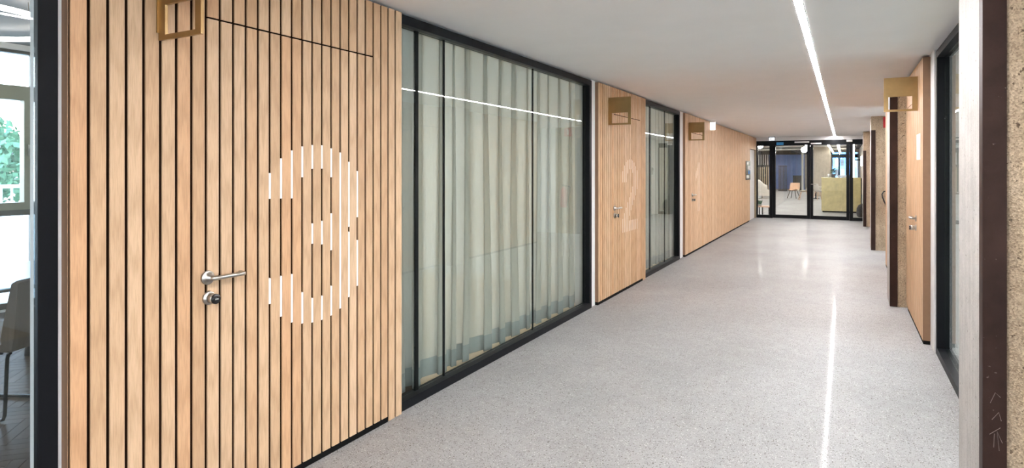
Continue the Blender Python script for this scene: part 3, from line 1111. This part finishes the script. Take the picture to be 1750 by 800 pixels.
# ------------------------------------------------------------------ brass square signs
def brass_sign(xw, sgn, y, z0, label):
    """square plate with a rectangular opening, set at right angles to the wall"""
    s = empty('brass_sign', (xw, y, z0), label, 'sign', 'projecting brass squares beside the doors')
    W, H, T = 0.268, 0.318, 0.012
    a, b, c, d = 0.044, 0.232, 0.020, 0.138
    ox, iz = [0.0, W], [0.0, H]
    f = lambda x: sgn * x
    m = MB()
    m.box(f(0), f(a), 0, T, 0, H).box(f(b), f(W), 0, T, 0, H).box(f(a), f(b), 0, T, 0, c).box(f(a), f(b), 0, T, d, H)
    m.build('plate', 'brass', s)
    MB().box(f(-0.0005), f(0.004), -0.008, T + 0.008, 0.03, H - 0.03).build('wall_bracket', 'brass', s)
    return s


brass_sign(XL + 0.0008, 1, 1.452, 2.026, 'brass square sign beside the nearest slatted door')
brass_sign(XL + 0.0008, 1, 6.724, 2.024, 'brass square sign between the two curtained glass bays')
brass_sign(XL + 0.0008, 1, 10.887, 2.016, 'brass square sign on the far slat wall')
brass_sign(XR - 0.0008, -1, 6.712, 2.052, 'brass square sign on the right, below the ceiling')

# ------------------------------------------------------------------ small things along the corridor
n = empty('paper_notice', (XR - 0.001, 6.65, 1.60), 'white paper notice on the right slat panel', 'notice')
MB().box(-0.002, 0, -0.15, 0.15, 0, 0.235).build('sheet', 'paper', n)
for k in range(3):
    box('text_line', -0.0024, -0.0021, -0.12, 0.08 + 0.02 * (k % 2), 0.19 - k * 0.05, 0.194 - k * 0.05, 'pipe_grey', n)

nb = empty('notice_board', (XL + 0.0008, 18.38, 1.21), 'tall black board with pictures on the far slat wall', 'board')
MB().box(0, 0.012, -0.44, 0.44, 0, 0.53).build('board', 'black_plastic', nb)
for k, (za, zb, ya, yb, mt) in enumerate(((0.42, 0.50, -0.25, 0.1, 'white_plastic'), (0.30, 0.40, -0.1, 0.38, 'paper'), (0.16, 0.26, 0.0, 0.38, 'blue_facade'), (0.04, 0.13, -0.35, 0.2, 'white_plastic'))):
    box('picture', 0.0122, 0.014, ya, yb, za, zb, mt, nb)

ex = empty('exit_sign', (-2.335, 12.80, 2.31), 'small lit exit sign under the ceiling against the long slat wall', 'sign', 'lit exit signs')
MB().box(-0.05, 0.05, -0.008, 0.008, 0.0, 0.15).build('light_panel', 'sign_glow', ex)
MB().box(-0.055, 0.055, -0.02, 0.02, 0.1505, 0.188).build('housing', 'white_plastic', ex)
ex = empty('exit_sign', (-1.92, 20.05, 2.39), 'lit exit sign hanging in front of the glass doors', 'sign', 'lit exit signs')
MB().box(-0.075, 0.075, -0.008, 0.008, 0.0, 0.085).build('light_panel', 'sign_glow', ex)
MB().box(-0.09, -0.0755, -0.02, 0.02, 0.0, 0.108).box(0.0755, 0.09, -0.02, 0.02, 0.0, 0.108).box(-0.0755, 0.0755, -0.02, 0.02, 0.0855, 0.108).build('housing', 'black_plastic', ex)
MB().box(0.095, 0.165, -0.02, 0.02, 0.0, 0.09).build('side_lamp', 'white_plastic', ex)
MB().prism([(-0.045, 0.02), (-0.01, 0.02), (-0.01, 0.06), (-0.045, 0.06)], -0.010, -0.0085, axis='y').build('pictogram', 'pot_dark', ex)
bs = tag(box('blue_patch', -1.82, -1.62, fy0 - 0.003, fy0 - 0.001, 2.255, 2.335, 'patch_blue'), 'blue sticker on the top rail of the glass doors', 'patch')  # thin blue rectangle set on the top rail
ds = tag(box('door_sensor', 0.07, 0.22, fy0 - 0.06, fy0 - 0.002, 2.315, 2.375, 'white_plastic', None, 0.006), 'white sensor box above the right glass door', 'sensor')

# fire extinguisher on the near face of the third pillar, with its red sign
fe = empty('fire_extinguisher', (0.80, 13.08, 0.62), 'fire extinguisher with black hose on the third pillar', 'extinguisher')
MB().lathe([(0.0, 0.0), (0.070, 0.0), (0.078, 0.02), (0.078, 0.38), (0.06, 0.43), (0.03, 0.455), (0.022, 0.46), (0.022, 0.49), (0.0, 0.49)], 24, cap=False).build('cylinder', 'red_plastic', fe)
MB().box(-0.02, 0.02, -0.03, 0.06, 0.49, 0.52).box(-0.012, 0.012, -0.09, 0.0, 0.53, 0.545).build('valve', 'black_plastic', fe)
MB().tube([(-0.02, 0, 0.50), (-0.09, -0.01, 0.50), (-0.16, -0.02, 0.48), (-0.185, -0.03, 0.43), (-0.17, -0.03, 0.36), (-0.13, -0.02, 0.25), (-0.10, -0.02, 0.10), (-0.10, -0.02, 0.04)], 0.011, 8).build('hose', 'black_plastic', fe)
MB().box(-0.03, 0.03, 0.0785, 0.107, 0.1, 0.4).build('wall_bracket', 'steel', fe)
fs_ = empty('extinguisher_sign', (0.72, 13.19, 2.28), 'small red fire sign high on the third pillar', 'sign')
MB().box(-0.08, 0.12, -0.006, -0.002, 0, 0.20).build('plate', 'red_plastic', fs_)
MB().box(0.0, 0.03, -0.0075, -0.0062, 0.04, 0.15).box(0.005, 0.05, -0.0075, -0.0062, 0.152, 0.165).build('pictogram', 'white_plastic', fs_)
cr_ = empty('card_reader', (0.6545, 20.0, 1.33), 'small grey card reader beside the glass doors', 'reader')
MB().box(-0.03, 0, -0.05, 0.05, 0, 0.24).build('case', 'pipe_grey', cr_)
MB().box(-0.032, -0.0302, -0.035, 0.035, 0.14, 0.22).build('keypad', 'black_plastic', cr_)

# ------------------------------------------------------------------ right hand rooms (dim, behind the glazing)
rr = MB().box(4.0, 4.1, -0.46, 2.94, 0, ZC - 0.001).box(4.0, 4.1, 6.58, 11.2, 0, ZC - 0.001).box(4.0, 4.1, 13.28, 20.3, 0, ZC - 0.001).box(1.0005, 4.0, 11.2, 11.26, 0, ZC - 0.001).box(1.075, 4.0, 13.21, 13.27, 0, ZC - 0.001).box(1.05, 4.0, 6.6, 6.66, 0, ZC - 0.001).box(1.07, 4.0, 2.80, 2.9, 0, ZC - 0.001)
tag(rr.build('wall_right_room', 'white_paint'), 'walls of the foyer and of the room behind the right glazing', 'wall', kind='structure')
# ------------------------------------------------------------------ lobby behind the glass doors
lw_ = struct('wall_lobby', 'far walls of the lobby')
m = MB().box(-12.1, -12.0, YE, 58, 0, 2.948).box(0.95, 1.05, YE + 0.1, 58, 0, 2.948)
m.build('side_wall', 'concrete_beige', lw_)
bw_ = MB().box(-5.0, -2.55, 50.0, 50.3, 0.02, 2.60).build('blue_wall', 'blue_wall', lw_)
for k in range(9):
    box('wall_fold', -4.9 + k * 0.27, -4.78 + k * 0.27, 49.97, 49.999, 0.02, 2.60, 'blue_wall', lw_)
MB().box(-12.0, -5.0, 50.0, 50.3, 0.02, 2.60).box(-12.0, -0.75, 49.9, 50.3, 2.60, 2.94).box(-12, -2.55, 49.6, 50.0, 0.0, 0.019).build('dark_wall', 'dark_wood', lw_)
MB().box(-2.55, -0.75, 50.0, 50.3, 0.02, 2.60).box(-0.75, 1.0, 50.0, 50.3, 2.72, 2.94).box(-0.75, 1.0, 50.0, 50.3, 0.0, 0.8).build('end_wall', 'concrete_beige', lw_)
# window strip at the far end
wf = struct('window_10', 'far lobby window with dark mullions and blue view', 'window')
for a in (-0.75, -0.30, 0.15, 0.6, 0.94):
    box('mullion', a - 0.03 if a != -0.30 else a - 0.05, a + 0.03 if a != -0.30 else a + 0.06, 50.05, 50.15, 0.801, 2.719, 'frame_black', wf)
box('cross_bar', -0.72, 0.90, 50.02, 50.049, 2.33, 2.60, 'frame_black', wf)
for a, b in ((-0.719, -0.351), (-0.239, 0.119), (0.181, 0.569), (0.631, 0.909)):
    box('pane', a, b, 50.09, 50.10, 0.801, 2.719, 'glass_clear', wf)
fb = empty('blue_building', (0.0, 64.0, 0), 'blue tinted building beyond the far lobby window', 'building')
MB().box(-8, 8, 0, 2, -1, 9).build('facade', 'blue_facade', fb)
for k in range(8):
    for j in range(2):
        box('facade_window', -1.6 + k * 0.45, -1.35 + k * 0.45, -0.04, -0.001, 0.9 + j * 0.9, 1.5 + j * 0.9, 'rail_white' if (k + j) % 3 == 0 else 'pot_dark', fb)
box('floor_band', -8, 8, -0.08, -0.001, 2.6, 2.8, 'rail_white', fb)

# beige concrete column
lc = empty('lobby_column', (-1.08, 38.0, 0), 'broad beige concrete column in the lobby', 'column', kind='structure')
MB().prism([(-0.41, 0), (0.41, 0), (0.43, 0.02), (0.43, 0.5), (-0.43, 0.5), (-0.43, 0.02)], 0, 2.948).build('shaft', 'concrete_beige', lc)
# slim steel column left of it
sc_ = empty('lobby_post', (-2.37, 44.0, 0), 'slim grey post beside the blue lobby wall', 'column', kind='structure')
MB().box(-0.06, 0.06, -0.06, 0.06, 0, 2.948).build('shaft', 'pipe_grey', sc_)

# ceiling: pipes, cross lines of light, long pendants
for k, (y, z, lab) in enumerate(((30.0, 2.70, 'nearest grey pipe crossing the lobby ceiling'), (35.5, 2.74, 'second grey pipe crossing the lobby ceiling'), (41.0, 2.74, 'third grey pipe crossing the lobby ceiling'))):
    p = empty('ceiling_pipe', (-5.0, y, z), lab, 'pipe', 'pipes under the lobby ceiling')
    MB().tube([(-6.5, 0, 0), (5.6, 0, 0)], 0.07, 12).build('pipe', 'pipe_grey', p)
    for x in (-5, -2, 1, 4):
        box('hanger', x - 0.01, x + 0.01, -0.01, 0.01, 0.071, 2.948 - z, 'pipe_grey', p)
for y, lab in ((23.0, 'first'), (27.0, 'second'), (33.0, 'third'), (38.5, 'fourth'), (44.0, 'fifth')):
    p = empty('cross_light', (-5.0, y, 2.80), lab + ' white light line across the lobby ceiling from the doors', 'light', 'cross light lines in the lobby')
    for q in range(11):
        box('diffuser', -6 + q, -5 + q, -0.03, 0.03, -0.015, 0.0, 'lobby_led', p)
    MB().box(-6, 5, -0.032, 0.032, 0.0005, 0.05).build('housing', 'pipe_grey', p)
    for x in (-5, -1.6, 1.6, 4.8):
        box('wire', x - 0.004, x + 0.004, -0.004, 0.004, 0.0505, 0.148, 'pipe_grey', p)
for x, y0_, y1_, lab in ((-0.60, 28.5, 44.0, 'left long light line running away under the lobby ceiling'), (-0.20, 27.0, 44.5, 'right long light line running away under the lobby ceiling')):
    p = empty('pendant_line_light', (x, y0_, 2.60), lab, 'light', 'long light lines in the lobby')
    MB().box(-0.035, 0.035, 0, y1_ - y0_, -0.03, 0).build('diffuser', 'tube_glow', p)
    MB().box(-0.035, 0.035, 0, y1_ - y0_, 0.0005, 0.04).box(-0.005, 0.005, 1, 1.01, 0.0405, 0.348).box(-0.005, 0.005, 8, 8.01, 0.0405, 0.348).build('housing', 'pipe_grey', p)

# globe pendants
for x, y, z, lab in ((-2.92, 26.0, 2.44, 'glowing globe lamp beside the end of the slat wall'), (-1.34, 26.0, 2.26, 'lower glowing globe lamp near the door middle'), (-1.36, 29.0, 2.52, 'upper glowing globe lamp near the door middle')):
    p = empty('globe_pendant', (x, y, z), lab, 'lamp', 'globe pendants in the lobby')
    MB().ball((0, 0, 0), 0.105, 0.105, 0.105).build('globe', 'globe_glow', p)
    MB().tube([(0, 0, 0.10), (0, 0, 2.948 - z)], 0.006, 6).build('cable', 'black_plastic', p)
    MB().lathe([(0, 0.10), (0.03, 0.10), (0.03, 0.15), (0, 0.15)], 12, cap=False).build('cap', 'black_plastic', p)

# reception desk
dk = empty('reception_desk', (-0.06, 24.0, 0), 'brass clad reception desk behind the right glass door', 'desk')
MB().box(-0.60, 0.60, 0.05, 0.75, 0.0, 0.05).build('plinth', 'plinth_black', dk)
for k, (a, b) in enumerate(((-0.63, 0.0), (0.0, 0.57))):
    box('front_panel', a + 0.001, b - 0.001, 0.0, 0.03, 0.05, 1.20, 'brass_desk', dk, 0.002)
MB().box(-0.63, 0.57, 0.031, 0.78, 0.051, 1.20).build('body', 'brass_desk', dk)
MB().box(-0.64, 0.575, 0.0, 0.80, 1.2005, 1.215).build('desk_top', 'brass_desk', dk)
box('end_edge', 0.5765, 0.60, 0.0, 0.78, 0.05, 1.20, 'plinth_black', dk)
pt = empty('potted_plant', (-0.32, 24.35, 1.2155), 'small potted plant standing on the brass desk', 'plant')
MB().lathe([(0.0, 0.0), (0.055, 0.0), (0.075, 0.13), (0.066, 0.13), (0.06, 0.11), (0.0, 0.11)], 16, cap=False).build('pot', 'pot_dark', pt)
rnd = random.Random(2)
lf = MB().add([(0, 0, 0), (0.02, 0.06, 0.01), (0, 0.14, -0.02), (-0.02, 0.06, 0.01)], [(0, 1, 2, 3)]).mesh('leaf', 'leaf_green')
for k in range(26):
    o = link('leaf', lf, pt, (rnd.uniform(-.03, .03), rnd.uniform(-.03, .03), 0.12 + rnd.uniform(0, 0.16)))
    o.rotation_euler = (rnd.uniform(0.2, 1.2), 0, rnd.uniform(0, 2 * PI))
cp = empty('white_cup', (-0.46, 24.30, 1.2155), 'white cup beside the plant on the brass desk', 'cup')
MB().lathe([(0.0, 0.0), (0.035, 0.0), (0.045, 0.13), (0.040, 0.13), (0.033, 0.01), (0.0, 0.01)], 16, cap=False).build('body', 'white_plastic', cp)
mo = empty('desk_monitor', (0.0, 24.45, 1.2155), 'low white monitor lying behind the brass desk front', 'monitor')
MB().box(-0.20, 0.20, -0.02, 0.0, 0.015, 0.09).build('screen_back', 'white_plastic', mo)
MB().box(-0.06, 0.06, -0.05, 0.05, 0, 0.0145).build('foot', 'steel', mo)

# vertical light bar behind the desk
vl = empty('vertical_light_bar', (0.31, 25.6, 0), 'tall vertical light bar glowing behind the brass desk', 'lamp')
MB().lathe([(0, 0), (0.14, 0), (0.14, 0.02), (0, 0.025)], 20, cap=False).build('base', 'steel', vl)
MB().tube([(0, 0, 0.02), (0, 0, 1.0)], 0.015, 8).build('pole', 'steel', vl)
MB().tube([(0, 0, 1.0), (0, 0, 2.62)], 0.035, 12).build('light_tube', 'tube_glow', vl)
MB().box(0.04, 0.22, -0.01, 0.01, 1.83, 1.87).build('bracket', 'black_plastic', vl)
wlamp = empty('wall_light_bar', (0.945, 40.0, 1.7), 'short glowing light bar on the right lobby wall', 'lamp')
MB().box(-0.08, -0.03, -0.6, 0.6, 0, 0.55).build('light_tube', 'tube_glow', wlamp)
MB().box(-0.03, 0, -0.62, 0.62, -0.02, 0.57).build('back_plate', 'steel', wlamp)

# pouf
pf = empty('round_pouf', (0.58, 22.0, 0), 'dark round pouf at the right of the glass doors', 'pouf')
MB().lathe([(0, 0.0), (0.17, 0.0), (0.215, 0.04), (0.235, 0.14), (0.225, 0.28), (0.18, 0.38), (0.09, 0.43), (0, 0.44)], 28, cap=False).build('cushion', 'pouf_dark', pf)
MB().tube([(0.232 * math.cos(2 * PI * k / 40), 0.232 * math.sin(2 * PI * k / 40), 0.20) for k in range(40)], 0.006, 6, closed=True).build('seam', 'black_plastic', pf)

# low table with plant bowl just behind the left side pane
tb = empty('low_table', (-2.44, 21.6, 0), 'low wooden table with black legs behind the left pane', 'table')
MB().prism([(-0.32, -0.3), (0.30, -0.3), (0.32, -0.28), (0.32, 0.3), (-0.32, 0.3)], 0.27, 0.30).build('table_top', 'chair_peach', tb)
for x, y in ((0.02, -0.24), (0.11, -0.24), (-0.26, -0.24), (-0.26, 0.26), (0.26, 0.26)):
    box('leg', x - 0.018, x + 0.018, y - 0.018, y + 0.018, 0, 0.2695, 'black_plastic', tb)
bwl = empty('plant_bowl', (-2.46, 21.5, 0.3005), 'grey green tuft plant in a bowl on the low table', 'plant')
MB().lathe([(0, 0), (0.07, 0), (0.12, 0.06), (0.11, 0.06), (0.0, 0.05)], 18, cap=False).build('bowl', 'pipe_grey', bwl)
m = MB()
for k in range(70):
    a, r = rnd.uniform(0, 2 * PI), rnd.uniform(0, 0.07)
    x, y = r * math.cos(a), r * math.sin(a)
    m.tube([(x, y, 0.05), (x * 1.8, y * 1.8, rnd.uniform(0.12, 0.2))], [0.006, 0.002], 4)
o = m.build('grass_tuft', 'leaf_green', bwl)
o['kind'] = 'stuff'


# lounge furniture
def shell_chair(loc, rz, mat, label, legs='dark_wood', sc=1.0):
    c = empty('lounge_chair', loc, label, 'chair', 'shell chairs in the lobby', rz=rz)
    c.scale = (sc, sc, sc)
    vs, fs = [], []
    # bent shell from seat front, through the seat, up the back
    prof = [(0.26, 0.44), (0.15, 0.42), (0.0, 0.41), (-0.14, 0.43), (-0.21, 0.50), (-0.25, 0.62), (-0.28, 0.80)]
    nw = 8
    for th in (0.0, 0.025):
        for j, (y, z) in enumerate(prof):
            hw = 0.25 - 0.02 * (j in (0, 6))
            for i in range(nw + 1):
                u = -1 + 2 * i / nw
                vs.append((u * hw, y + (0.10 * u * u if j > 3 else 0) + th * (-1 if j > 3 else 0), z + (0.05 * u * u if j <= 3 else 0) - th * (1 if j <= 3 else 0)))
    n = len(prof) * (nw + 1)
    for s in (0, 1):
        for j in range(len(prof) - 1):
            for i in range(nw):
                a = s * n + j * (nw + 1) + i
                q = (a, a + 1, a + nw + 2, a + nw + 1)
                fs.append(q if s else tuple(reversed(q)))
    MB().add(vs, fs, 0, True).build('shell', mat, c)
    for x, y in ((-0.2, 0.2), (0.2, 0.2), (-0.2, -0.2), (0.2, -0.2)):
        MB().tube([(x * 0.6, y * 0.6, 0.40), (x * 1.15, y * 1.15, 0.0)], 0.014, 8).build('leg', legs, c)
    return c


shell_chair((-2.28, 34.6, 0), math.radians(160), 'chair_peach', 'peach shell chair left of the door middle')
shell_chair((-1.72, 33.2, 0), math.radians(100), 'chair_tan', 'tan shell chair turned sideways next to the peach chair', 'chair_peach')
shell_chair((-1.05, 33.4, 0), math.radians(-60), 'chair_white', 'pale shell chair partly behind the brass desk', 'chair_peach')
rt = empty('round_table', (-1.25, 34.6, 0), 'small round lobby table between the shell chairs', 'table')
MB().lathe([(0, 0.60), (0.28, 0.60), (0.28, 0.625), (0, 0.625)], 24, cap=False).build('table_top', 'chair_white', rt)
MB().lathe([(0, 0.0), (0.18, 0.0), (0.17, 0.02), (0.03, 0.04), (0.025, 0.599), (0, 0.599)], 16, cap=False).build('pedestal', 'black_plastic', rt)

wc = empty('wing_chair', (-3.66, 33.6, 0), 'large white wing armchair at the left of the lobby', 'armchair', rz=math.radians(-60))
MB().prism([(-0.36, -0.34), (0.36, -0.34), (0.38, 0.30), (0.30, 0.36), (-0.30, 0.36), (-0.38, 0.30)], 0.16, 0.44).build('seat', 'chair_white', wc)
m = MB()
vs, fs = [], []
for j in range(9):
    z = 0.30 + j * 0.085
    for s, r in ((0, 0.42), (1, 0.36)):
        for i in range(13):
            a = PI + PI * i / 12
            rr_ = r * (1 - 0.12 * max(0, (z - 0.75)) / 0.3) * (1.0)
            vs.append((rr_ * math.cos(a), rr_ * math.sin(a) * 0.95 + 0.06, z * (1 - 0.28 * abs(math.cos(a)) ** 3 * (j / 8))))
for j in range(8):
    for i in range(12):
        a = j * 26 + i
        fs.append((a, a + 1, a + 27, a + 26))
        fs.append((a + 13, a + 39, a + 40, a + 14))
for i in range(12):
    a = 8 * 26 + i
    fs.append((a, a + 1, a + 14, a + 13))
m.add(vs, fs, 0, True).build('wing_back', 'chair_white', wc)
MB().tube([(0, 0, 0.16), (0, 0, 0.03)], 0.03, 10).lathe([(0, 0), (0.27, 0), (0.26, 0.02), (0, 0.03)], 24, cap=False).build('swivel_base', 'steel', wc)

# dark plinth by the blue wall
db = empty('dark_cabinet', (-2.90, 48.6, 0), 'square black cabinet standing before the blue wall', 'cabinet')
MB().box(-0.33, 0.33, -0.3, 0.3, 0.06, 1.02).build('body', 'dark_wood', db)
MB().box(-0.34, 0.34, -0.31, 0.31, 1.0205, 1.05).build('top', 'black_plastic', db)
MB().box(-0.30, 0.30, -0.27, 0.27, 0.0, 0.0595).build('plinth', 'plinth_black', db)
box('door', -0.31, 0.0, -0.316, -0.301, 0.09, 1.0, 'dark_wood', db)
box('door', 0.004, 0.31, -0.316, -0.301, 0.09, 1.0, 'dark_wood', db)


def screen(x0, x1, y, z0, z1, n, mat, label):
    s = empty('slat_screen', ((x0 + x1) / 2, y, 0), label, 'screen', 'slatted room dividers in the lobby')
    w = (x1 - x0)
    box('frame_bar', -w / 2, w / 2, -0.03, 0.03, z1 - 0.05, z1, 'dark_wood', s)
    box('frame_bar', -w / 2, w / 2, -0.03, 0.03, z0, z0 + 0.05, 'dark_wood', s)
    me = MB().box(-0.022, 0.022, -0.025, 0.025, 0, z1 - z0 - 0.101).mesh('slat', mat)
    for k in range(n):
        link('slat', me, s, (-w / 2 + (k + 0.5) * w / n, 0, z0 + 0.0505))


screen(-5.4, -4.45, 45.0, 0.0, 1.70, 7, 'pale_slat', 'pale slatted room divider at the left of the lobby')
screen(-3.95, -3.40, 45.5, 0.0, 1.75, 6, 'dark_wood', 'dark slatted room divider in front of the blue wall')
screen(-5.6, -4.40, 47.0, 1.75, 2.60, 8, 'chair_white', 'high pale slat grille under the lobby ceiling')
for o in list(bpy.data.objects):
    if o.name.startswith('slat_screen.002'):
        box('leg', -0.6, -0.55, -0.03, 0.03, 0, 1.7495, 'dark_wood', o)
        box('leg', 0.55, 0.6, -0.03, 0.03, 0, 1.7495, 'dark_wood', o)
